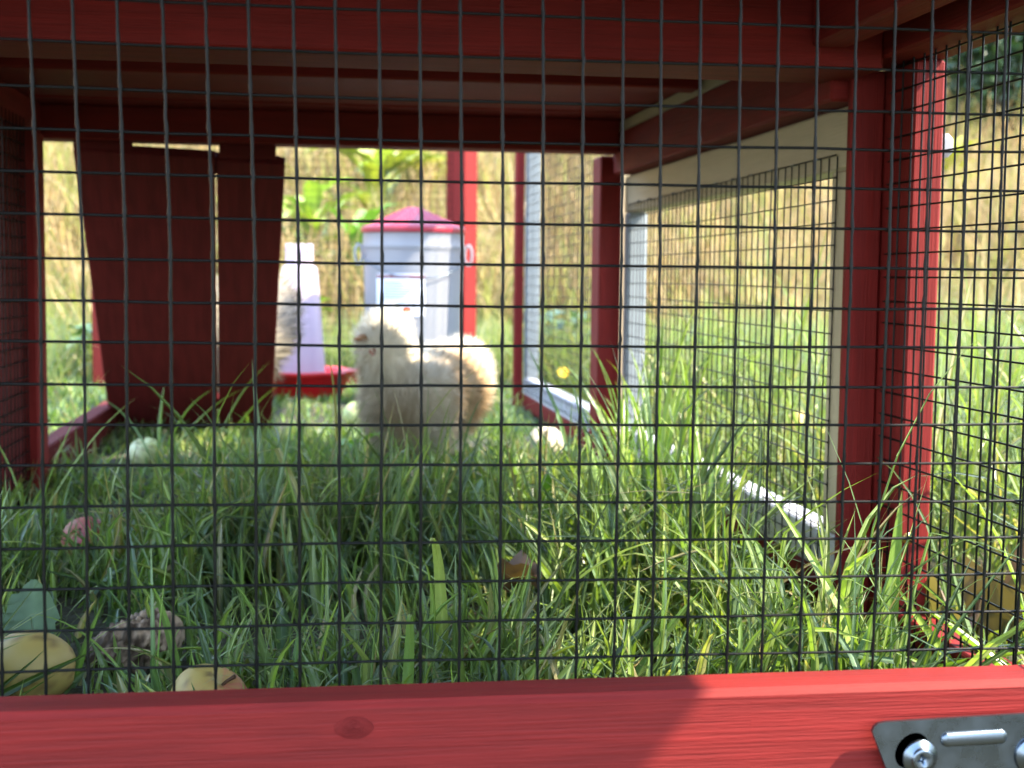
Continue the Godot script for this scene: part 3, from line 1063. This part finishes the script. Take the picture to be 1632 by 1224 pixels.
func weed(label: String, at: Vector3, n: int, length: float, width: float, rise: float, c: Color, group := "weeds on the dry bank") -> Node3D:
	var t := thing("weed", label, "plant", at, 0.0, group)
	for k in n:
		var b := MB.new()
		var a := TAU * k / n + rng.randf() * 0.9
		var lift := rise * rng.randf_range(0.6, 1.25)
		var j := rng.randf_range(0.8, 1.3)
		var xf := Transform3D(Basis(Vector3.UP, a) * Basis(Vector3.RIGHT, -lift), Vector3(0, rng.randf() * length * 0.9, 0))
		leaf_shape(b, length * rng.randf_range(0.6, 1.15), width, rng.randf_range(0.5, 1.5), 0.3, 0.25, Color(c.r * j, c.g * j, c.b * j), xf)
		obj("leaf", b.mesh(), M.leaf, t)
	var s := MB.new()
	s.col = Color(c.r * 0.8, c.g * 0.8, c.b * 0.8)
	tube(s, [Vector3.ZERO, Vector3(0.004, length * 0.5, 0), Vector3(0, length * 0.95, 0.004)], [length * 0.016, length * 0.012, length * 0.006], 6)
	obj("stem", s.mesh(), M.leaf, t)
	return t


func tuft(label: String, at: Vector3, blades: Array) -> void:
	var t := thing("grass_tuft", label, "grass tuft", at, 0.0, "tall grass tufts inside the wire")
	for q in blades:                                    # [turn, lean, length, width, bend, tone, roll]
		var b := MB.new()
		var p := Vector3.ZERO
		var last := []
		var n := 14
		var xf := Basis(Vector3.BACK, q[6] if q.size() > 6 else 0.0) * Basis(Vector3.UP, q[0]) * Basis(Vector3.RIGHT, q[1])
		var foot := Vector3(q[7], 0, 0) if q.size() > 7 else Vector3.ZERO
		var ty := rng.randfn(0, 0.35) * (1.0 if q.size() <= 6 else 0.5)
		for k in n + 1:
			var u := float(k) / n
			var a: float = q[4] * u * u
			var d := Vector3(0, cos(a), sin(a))
			var nn := Vector3(0, -sin(a), cos(a))
			var sd := Vector3(cos(ty * u), 0, sin(ty * u))
			var w: float = q[3] * 0.5 * minf(1.0, 0.5 + 2.5 * u) * (1.0 - pow(u, 2.6))
			var cc: Color = q[5]
			cc = cc.lerp(Color(0.32, 0.26, 0.10), smoothstep(0.9, 1.0, u))
			var row := []
			for s in 5:
				var e := (s - 2) / 2.0
				var kk := 1.0 + (0.35 if s == 2 else 0.0)
				b.col = Color(cc.r * kk, cc.g * kk, cc.b * kk)
				row.append(b.vert(foot + xf * (p + sd * w * e + nn * w * 0.45 * e * e), (xf * (nn - sd * e * 0.7)).normalized()))
			if last:
				for s in 4:
					b.quad(last[s], last[s + 1], row[s + 1], row[s])
			last = row
			p += d * q[2] / n
		obj("blade", b.mesh(), M.grass, t)


func shrub(label: String, at: Vector3, size: Vector3, leaves: int, leaf_size: float, tones: Array) -> void:
	var t := thing("shrub", label, "shrub", at, 0.0, "shrubs at the top of the bank")
	var stems := MB.new()
	stems.col = Color(0.10, 0.075, 0.045)
	var tips := []
	for k in 9:
		var d := Vector3(rng.randf_range(-0.8, 0.8) * size.x, size.y * rng.randf_range(0.6, 1.0), rng.randf_range(-0.8, 0.8) * size.z)
		tube(stems, [Vector3(0, -0.1, 0), d * 0.45 + Vector3(0, 0.1 * size.y, 0), d], [0.03 * size.y, 0.018 * size.y, 0.006 * size.y], 6)
		tips.append(d * 0.55); tips.append(d * 0.8); tips.append(d); tips.append(d * 0.35)
	obj("stems", stems.mesh(), M.skin, t)
	var lm := blade(0.5, 0.5, 3, 0.0, 0)
	var places := []
	for k in leaves:
		var c: Vector3 = tips[rng.randi() % tips.size()]
		var p := c + Vector3(rng.randfn(0, 0.16) * size.x, rng.randfn(0, 0.13) * size.y, rng.randfn(0, 0.16) * size.z)
		p.y = maxf(p.y, 0.0)
		var tone: Color = tones[rng.randi() % tones.size()]
		var j := rng.randf_range(0.75, 1.25)
		places.append([place_blade(p, leaf_size * rng.randf_range(0.7, 1.3), leaf_size * 0.6, rng.randf_range(0.3, 2.2)), Color(tone.r * j, tone.g * j, tone.b * j)])
	scatter("foliage", t, lm, M.leaf, places)


func flower(label: String, at: Vector3, height: float, r: float) -> void:
	var t := thing("yellow_flower", label, "flower", at, 0.0, "yellow flowers outside the run")
	var b := MB.new()
	b.col = Color(0.09, 0.17, 0.03)
	tube(b, [Vector3.ZERO, Vector3(0.004, height * 0.5, 0), Vector3(0.002, height, 0.003)], [0.0016, 0.0013, 0.0012], 6)
	obj("stem", b.mesh(), M.skin, t)
	for k in 11:
		b = MB.new()
		leaf_shape(b, r, r * 0.5, 0.5, 0.2, 0.0, Color(0.80, 0.52, 0.01), Transform3D(Basis(Vector3.RIGHT, 0.9) * Basis(Vector3.UP, TAU * k / 11.0) * Basis(Vector3.RIGHT, -0.35), Vector3(0.002, height, 0.003)))
		obj("petal", b.mesh(), M.leaf, t)


func windfalls() -> void:
	var yellow := Color(0.34, 0.25, 0.065)
	var rosy := Color(0.40, 0.10, 0.07)
	var lime := Color(0.34, 0.40, 0.11)
	apple("large yellow apple lying on its side behind the left end of the front rail", Vector3(-0.045, 0.0165, -0.2), 0.0165, yellow, Color(0.40, 0.25, 0.06), 0.1, Vector3(0.3, 0.2, 1.45)).scale = Vector3(1.0, 1.35, 1.0)
	apple("yellow apple streaked with red just showing over the front rail", Vector3(0.039, 0.0195, -0.13), 0.0165, yellow, rosy, 0.25, Vector3(0.4, 0.0, -0.5))
	apple("pink red apple in deep grass farther back than the yellow ones", Vector3(-0.0715, 0.0165, -0.5), 0.0155, Color(0.36, 0.15, 0.08), Color(0.36, 0.06, 0.06), 0.85, Vector3(0.9, 0.2, 0.4))
	apple("pale cream apple half hidden in the middle of the turf", Vector3(0.169, 0.012, -0.78), 0.0155, Color(0.62, 0.50, 0.28), Color(0.5, 0.3, 0.18), 0.1, Vector3(0.3, 0.0, 0.3))
	apple("whitish apple lying near the foot of the middle post", Vector3(0.322, 0.015, -1.0), 0.0205, Color(0.55, 0.50, 0.36), Color(0.5, 0.42, 0.3), 0.1, Vector3(0.7, 0.0, 0.2))
	apple("green apple in front of the red drinker tray", Vector3(0.131, 0.018, -1.28), 0.021, lime, Color(0.4, 0.42, 0.16), 0.2, Vector3(0.2, 0.0, 0.3))
	apple("green apple at the feet of the cream hen", Vector3(0.142, 0.014, -1.06), 0.017, lime, Color(0.44, 0.42, 0.2), 0.3, Vector3(0.5, 0.6, 0.1))
	apple("pale green apple in front of the ramp foot", Vector3(-0.089, 0.014, -0.95), 0.018, Color(0.48, 0.52, 0.22), Color(0.5, 0.48, 0.25), 0.2, Vector3(0.3, 0.1, 0.2))
	apple("yellow apple on the grass outside the near side panel", Vector3(0.583, 0.034, -0.93), 0.024, Color(0.55, 0.44, 0.10), Color(0.50, 0.35, 0.1), 0.2, Vector3(0.4, 0.2, 0.1))
	# the half-rotten cob of pulp beside the apple
	var b := MB.new()
	var prof := []
	for k in 41:
		var u := k / 40.0
		prof.append(Vector2(0.019 * pow(sin(PI * lerpf(0.02, 0.98, u)), 0.45) * (0.82 + 0.25 * u), lerpf(-0.034, 0.034, u)))
	lathe(b, prof, 60, func(a: float, y: float) -> float: return 1.0 + 0.10 * sin(a * 3 + y * 160) + 0.07 * sin(a * 11.0 - y * 620.0) + 0.07 * sin(y * 1100.0 + a * 4.0) + 0.05 * sin(a * 23.0 + y * 300.0))
	var nz := FastNoiseLite.new()
	nz.seed = 77; nz.frequency = 90.0
	for k in b.v.size():
		b.c[k] = Color(0.05, 0.028, 0.014).lerp(Color(0.34, 0.24, 0.15), clampf(0.35 + nz.get_noise_3dv(b.v[k]) * 1.8 + b.v[k].y * 20.0, 0, 1))
	b.smooth()
	var cob := obj("gnawed_core", b.mesh(), M.skin)
	cob.scale = Vector3.ONE * 0.72
	cob.position = Vector3(-0.0066, 0.0125, -0.25)
	cob.rotation = Vector3(0.2, 0.5, -1.35)
	tag(cob, "brown gnawed fruit core lying between two yellow apples", "fruit core")
	leaf("cabbage_leaf", "grey green cabbage leaf standing up behind the large yellow apple", "leaf", Vector3(-0.060, 0.006, -0.275), Vector3(-1.5, 0.3, 0.15), 0.036, 0.030, 0.25, 0.6, 0.4, Color(0.17, 0.25, 0.18), 1.5)
	leaf("plantain_leaf", "pale blue green leaf standing upright in the middle of the turf", "leaf", Vector3(0.190, 0.020, -0.5), Vector3(-1.45, 0.3, 0.05), 0.038, 0.012, 0.3, 0.3, 0.05, Color(0.30, 0.42, 0.36))
	leaf("dock_leaf", "bright green oval dock leaf to the right of the pale leaf", "leaf", Vector3(0.2438, 0.02, -0.52), Vector3(-1.45, -0.2, 0.0), 0.038, 0.0145, 0.3, 0.3, 0.08, Color(0.12, 0.26, 0.03))
	leaf("dry_leaf", "small curled brown leaf caught in sunlit grass", "leaf", Vector3(0.186, 0.022, -0.3), Vector3(-1.2, 0.7, 0.3), 0.022, 0.014, 2.2, 2.0, 0.4, Color(0.11, 0.06, 0.03))
	leaf("dry_leaf", "large curled brown leaf lying outside the right wire wall", "leaf", Vector3(0.463, -0.016, -0.27), Vector3(-1.25, 0.6, 0.15), 0.064, 0.050, 1.6, 1.6, 0.5, Color(0.20, 0.14, 0.09))
	leaf("dry_leaf", "smaller grey brown leaf leaning by the right corner post", "leaf", Vector3(0.436, -0.014, -0.28), Vector3(-1.3, -0.5, 0.3), 0.050, 0.036, 1.7, 1.6, 0.5, Color(0.24, 0.18, 0.14))


func plants() -> void:
	var a := Color(0.19, 0.30, 0.065)
	var b := Color(0.14, 0.23, 0.09)
	var d := Color(0.25, 0.35, 0.07)
	tuft("tuft of broad crossing blades at the foot of the near side panel", Vector3(0.338, 0, -0.2), [[0.3, 0.1, 0.088, 0.0050, 0.2, d, 0.34, 0.004], [-0.3, 0.05, 0.074, 0.0054, 0.25, a, -0.2, -0.006], [0.2, 0.1, 0.060, 0.0048, 0.3, a, -0.36, 0.0], [1.2, 0.5, 0.072, 0.0046, 1.3, b, 0.7, 0.002], [0.5, 0.2, 0.050, 0.0040, 0.6, a, -0.75, 0.0], [0.1, 0.15, 0.045, 0.0036, 0.5, d, -0.55, 0.006], [0.6, 0.3, 0.05, 0.0036, 0.8, b, 0.95, 0.0], [2.6, 0.2, 0.06, 0.003, 0.8, a, 0.1, 0.01], [0.9, 0.4, 0.045, 0.003, 0.9, b, -1.0, 0.008]])
	tuft("tallest pointed blade rising in front of the right corner post", Vector3(0.358, 0, -0.2), [[0.15, 0.02, 0.094, 0.0098, 0.1, a, -0.05, 0.0], [0.3, 0.1, 0.066, 0.0052, 0.2, d, 0.72, 0.040], [0.4, 0.1, 0.070, 0.0026, 0.3, Color(0.40, 0.33, 0.16), 0.2, 0.002], [0.2, 0.0, 0.034, 0.0030, 0.1, Color(0.40, 0.42, 0.10), 0.0, 0.024], [0.5, 0.3, 0.05, 0.003, 0.6, b, -0.6, 0.004], [0.2, 0.4, 0.07, 0.0042, 0.5, a, -1.1, 0.012]])
	var labels := ["close tuft hugging the middle of the white sill", "feathery tuft over the far half of the white sill", "dense tall sunlit tuft in front of the middle of the near mesh opening", "upright tuft just left of the dense one with narrower blades", "tall tuft between the dense one and the middle post", "shorter tuft right of the dense one before the white sill", "loose tuft nearest the front rail below the sill"]
	var spots := [[0.352, -0.52, 0.16, 0.22], [0.345, -0.60, 0.16, 0.25], [0.305, -0.45, 0.19, 0.26], [0.275, -0.42, 0.15, 0.3], [0.325, -0.62, 0.18, 0.22], [0.335, -0.43, 0.13, 0.3], [0.285, -0.33, 0.10, 0.35]]
	for n in 7:
		var many := []
		for k in 15:
			many.append([rng.randf() * TAU, absf(rng.randfn(0.0, spots[n][3])), spots[n][2] * rng.randf_range(0.5, 1.05), rng.randf_range(0.003, 0.0052), rng.randf_range(0.2, 1.2), [a, b, d][k % 3]])
		tuft(labels[n], Vector3(spots[n][0], 0, spots[n][1]), many)
	tuft("drooping blades arching over the sunlit patch", Vector3(0.176, 0, -0.25), [[1.3, 0.65, 0.11, 0.0042, 0.9, d], [4.9, 0.6, 0.10, 0.0042, 1.0, d], [1.9, 0.8, 0.12, 0.0034, 0.5, a], [5.7, 0.5, 0.08, 0.0034, 1.2, a], [3.2, 0.3, 0.07, 0.003, 1.2, d]])
	tuft("thin stalks in front of the gnawed fruit core", Vector3(0.012, 0, -0.17), [[2.0, 0.05, 0.085, 0.0026, 0.2, a], [3.3, 0.12, 0.08, 0.0022, 0.3, b], [1.4, 0.7, 0.07, 0.0026, 0.8, a], [4.7, 0.5, 0.075, 0.0022, 1.1, a]])
	tuft("dark blades leaning in front of the ramp foot", Vector3(-0.075, 0, -0.93), [[1.3, 0.35, 0.11, 0.005, 1.0, a], [1.6, 0.6, 0.12, 0.005, 0.7, d], [4.6, 0.4, 0.1, 0.005, 1.0, b], [3.0, 0.15, 0.09, 0.004, 0.6, a]])
	tuft("leaning blades at the right edge of the ramp foot", Vector3(-0.028, 0, -0.9), [[1.4, 0.55, 0.12, 0.005, 0.5, d], [1.7, 0.35, 0.13, 0.0045, 0.6, a], [4.8, 0.3, 0.09, 0.004, 1.2, b]])
	tuft("few long blades against the left brown post", Vector3(-0.128, 0, -0.6), [[1.5, 0.3, 0.14, 0.0035, 0.5, a], [1.7, 0.5, 0.13, 0.003, 0.5, d], [4.6, 0.2, 0.11, 0.003, 0.9, a]])
	tuft("curly headed stalk rising in front of the cream hen", Vector3(0.222, 0, -0.92), [[1.2, 0.12, 0.17, 0.0016, 0.6, Color(0.12, 0.13, 0.06)], [4.9, 0.2, 0.12, 0.0016, 0.8, a]])
	# weeds and flowers outside
	var lite := Color(0.25, 0.38, 0.07)
	weed("bright leafy weed on the bank above the drinker", Vector3(0.06, ground_height(0.06, -3.9), -3.9), 22, 0.24, 0.06, 1.0, Color(0.27, 0.35, 0.08))
	weed("tall yellow green weed behind the bucket lid", Vector3(0.28, ground_height(0.28, -4.4), -4.4), 24, 0.30, 0.07, 1.0, Color(0.32, 0.36, 0.08))
	weed("low green weed below the bright leafy one", Vector3(0.02, ground_height(0.02, -3.2), -3.2), 16, 0.13, 0.045, 0.8, Color(0.26, 0.40, 0.06))
	weed("darker upright weed close behind the top of the bucket", Vector3(0.20, ground_height(0.20, -3.6), -3.6), 12, 0.22, 0.05, 1.2, Color(0.16, 0.30, 0.06))
	weed("yellowing weed left of the red back post", Vector3(0.44, ground_height(0.44, -5.0), -5.0), 18, 0.26, 0.07, 0.9, Color(0.38, 0.37, 0.10))
	weed("small green weed seen through the top of the near opening", Vector3(1.75, ground_height(1.75, -4.6), -4.6), 9, 0.11, 0.05, 0.7, lite)
	weed("green clump left of the small weed on the tan slope", Vector3(1.42, ground_height(1.42, -4.4), -4.4), 8, 0.11, 0.05, 0.6, Color(0.28, 0.42, 0.08))
	weed("yellow green clump right beside the near panel stile", Vector3(1.95, ground_height(1.95, -4.0), -4.0), 8, 0.12, 0.06, 0.7, lite)
	weed("yellow flowering weed beyond the right corner post", Vector3(2.75, ground_height(2.75, -5.1), -5.1), 18, 0.17, 0.05, 1.0, Color(0.42, 0.42, 0.05))
	weed("small leafy weed in the gap right of the corner post", Vector3(1.25, ground_height(1.25, -2.4), -2.4), 7, 0.10, 0.04, 0.6, lite)
	weed("dusty green weed outside the left wall", Vector3(-0.30, ground_height(-0.30, -2.1), -2.1), 16, 0.09, 0.045, 0.7, Color(0.14, 0.22, 0.10))
	weed("large dull green leaves outside the far side panel", Vector3(0.60, ground_height(0.60, -2.3), -2.3), 8, 0.13, 0.04, 0.6, Color(0.11, 0.18, 0.11))
	weed("blue green weed through the lower near opening", Vector3(0.80, ground_height(0.80, -1.9), -1.9), 9, 0.09, 0.03, 0.9, Color(0.15, 0.24, 0.13))
	weed("round leaved weed in the sunlit patch by the front rail", Vector3(0.285, 0.0, -0.2), 7, 0.022, 0.014, 0.7, Color(0.22, 0.34, 0.09), "small weeds inside the run")
	weed("round leaved weed under the drooping blades", Vector3(0.165, 0.0, -0.2), 8, 0.02, 0.013, 0.6, Color(0.26, 0.38, 0.09), "small weeds inside the run")
	weed("toothed weed between the green apples and the front", Vector3(0.118, 0.0, -0.86), 8, 0.035, 0.016, 0.9, Color(0.22, 0.38, 0.06), "small weeds inside the run")
	flower("yellow flower outside the far side panel", Vector3(0.428, 0.0, -1.5), 0.056, 0.010)
	flower("yellow flower just past the jamb of the near opening", Vector3(0.60, 0.0, -1.6), 0.052, 0.009)
	var dark := [Color(0.035, 0.07, 0.03), Color(0.05, 0.10, 0.035), Color(0.07, 0.12, 0.05), Color(0.03, 0.06, 0.03)]
	shrub("dark green shrub at the upper right above the dry bank", Vector3(3.45, ground_height(3.45, -6.0), -6.0), Vector3(0.5, 0.75, 0.4), 4500, 0.05, dark)
	shrub("lighter olive shrub next to the dark one", Vector3(4.2, ground_height(4.2, -6.6), -6.6), Vector3(0.6, 0.9, 0.5), 4500, 0.055, [Color(0.10, 0.15, 0.04), Color(0.14, 0.2, 0.05), Color(0.07, 0.11, 0.05)])
	shrub("broad dark shrub on the crest behind the others", Vector3(4.0, ground_height(4.0, -7.5), -7.5), Vector3(1.2, 1.2, 0.6), 6000, 0.07, dark)


func _ready() -> void:
	rng.seed = 20240
	# ---- camera
	var cam := Camera3D.new()
	cam.name = "camera"
	cam.position = Vector3(0.0844, 0.195, 0.4213)
	cam.rotation = Vector3(-0.0799, -0.1404, 0.0110)
	cam.fov = 31.73
	cam.near = 0.02
	cam.far = 200.0
	var lens := CameraAttributesPhysical.new()
	lens.frustum_focal_length = 42.217
	lens.frustum_near = 0.02
	lens.frustum_far = 200.0
	lens.frustum_focus_distance = 0.56
	lens.exposure_aperture = 17.0
	cam.attributes = lens
	add_child(cam)
	cam.current = true
	# ---- sky, sun, exposure
	var sky_mat := ProceduralSkyMaterial.new()
	sky_mat.sky_top_color = Color(0.50, 0.62, 0.78)
	sky_mat.sky_horizon_color = Color(0.82, 0.84, 0.84)
	sky_mat.sky_curve = 0.2
	sky_mat.ground_bottom_color = Color(0.25, 0.24, 0.18)
	sky_mat.ground_horizon_color = Color(0.6, 0.62, 0.6)
	var sky := Sky.new()
	sky.sky_material = sky_mat
	var env := Environment.new()
	env.background_mode = Environment.BG_SKY
	env.sky = sky
	env.background_energy_multiplier = 2.5
	env.tonemap_mode = Environment.TONE_MAPPER_LINEAR
	env.tonemap_exposure = 4.3
	env.sdfgi_enabled = true
	env.ssao_enabled = true
	env.ssil_enabled = true
	var we := WorldEnvironment.new()
	we.name = "world_environment"
	we.environment = env
	add_child(we)
	var sun := DirectionalLight3D.new()
	sun.name = "sun"
	sun.light_energy = 1.6
	sun.light_color = Color(1.0, 0.95, 0.86)
	sun.light_angular_distance = 0.9
	sun.shadow_enabled = true
	add_child(sun)
	sun.look_at_from_position(Vector3(1.0, 1.2, 0.42), Vector3.ZERO, Vector3.UP)
	# ---- the place
	materials()
	soil()
	coop()
	grasses()
	ramp()
	bucket()
	drinker()
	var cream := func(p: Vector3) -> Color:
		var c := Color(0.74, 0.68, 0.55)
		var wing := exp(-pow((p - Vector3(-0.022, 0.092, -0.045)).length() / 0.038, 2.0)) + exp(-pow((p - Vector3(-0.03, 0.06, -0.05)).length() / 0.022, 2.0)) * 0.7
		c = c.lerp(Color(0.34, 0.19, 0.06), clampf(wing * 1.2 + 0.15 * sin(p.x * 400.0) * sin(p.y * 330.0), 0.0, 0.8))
		var breast_shade := exp(-pow((p - Vector3(0.052, 0.058, -0.022)).length() / 0.040, 2.0))  # shading on the breast, painted as darker plumage colour
		return c.lerp(Color(0.24, 0.17, 0.085), clampf(breast_shade * 0.95, 0, 1))
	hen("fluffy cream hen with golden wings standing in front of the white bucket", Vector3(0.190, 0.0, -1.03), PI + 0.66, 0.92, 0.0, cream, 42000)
	var pied := func(p: Vector3) -> Color:
		var c := Color(0.55, 0.47, 0.35)
		var g := exp(-pow((p - Vector3(-0.090, 0.090, -0.01)).length() / 0.030, 2.0))
		c = c.lerp(Color(0.09, 0.095, 0.11), clampf(g * 1.4, 0, 1))
		return c.lerp(Color(0.04, 0.038, 0.04), smoothstep(0.01, 0.045, p.x))
	hen("grey and cream hen mostly hidden behind the dark red ramp", Vector3(-0.088, 0.0, -1.52), PI - 0.1, 1.45, 0.0, pied, 22000)
	windfalls()
	plants()
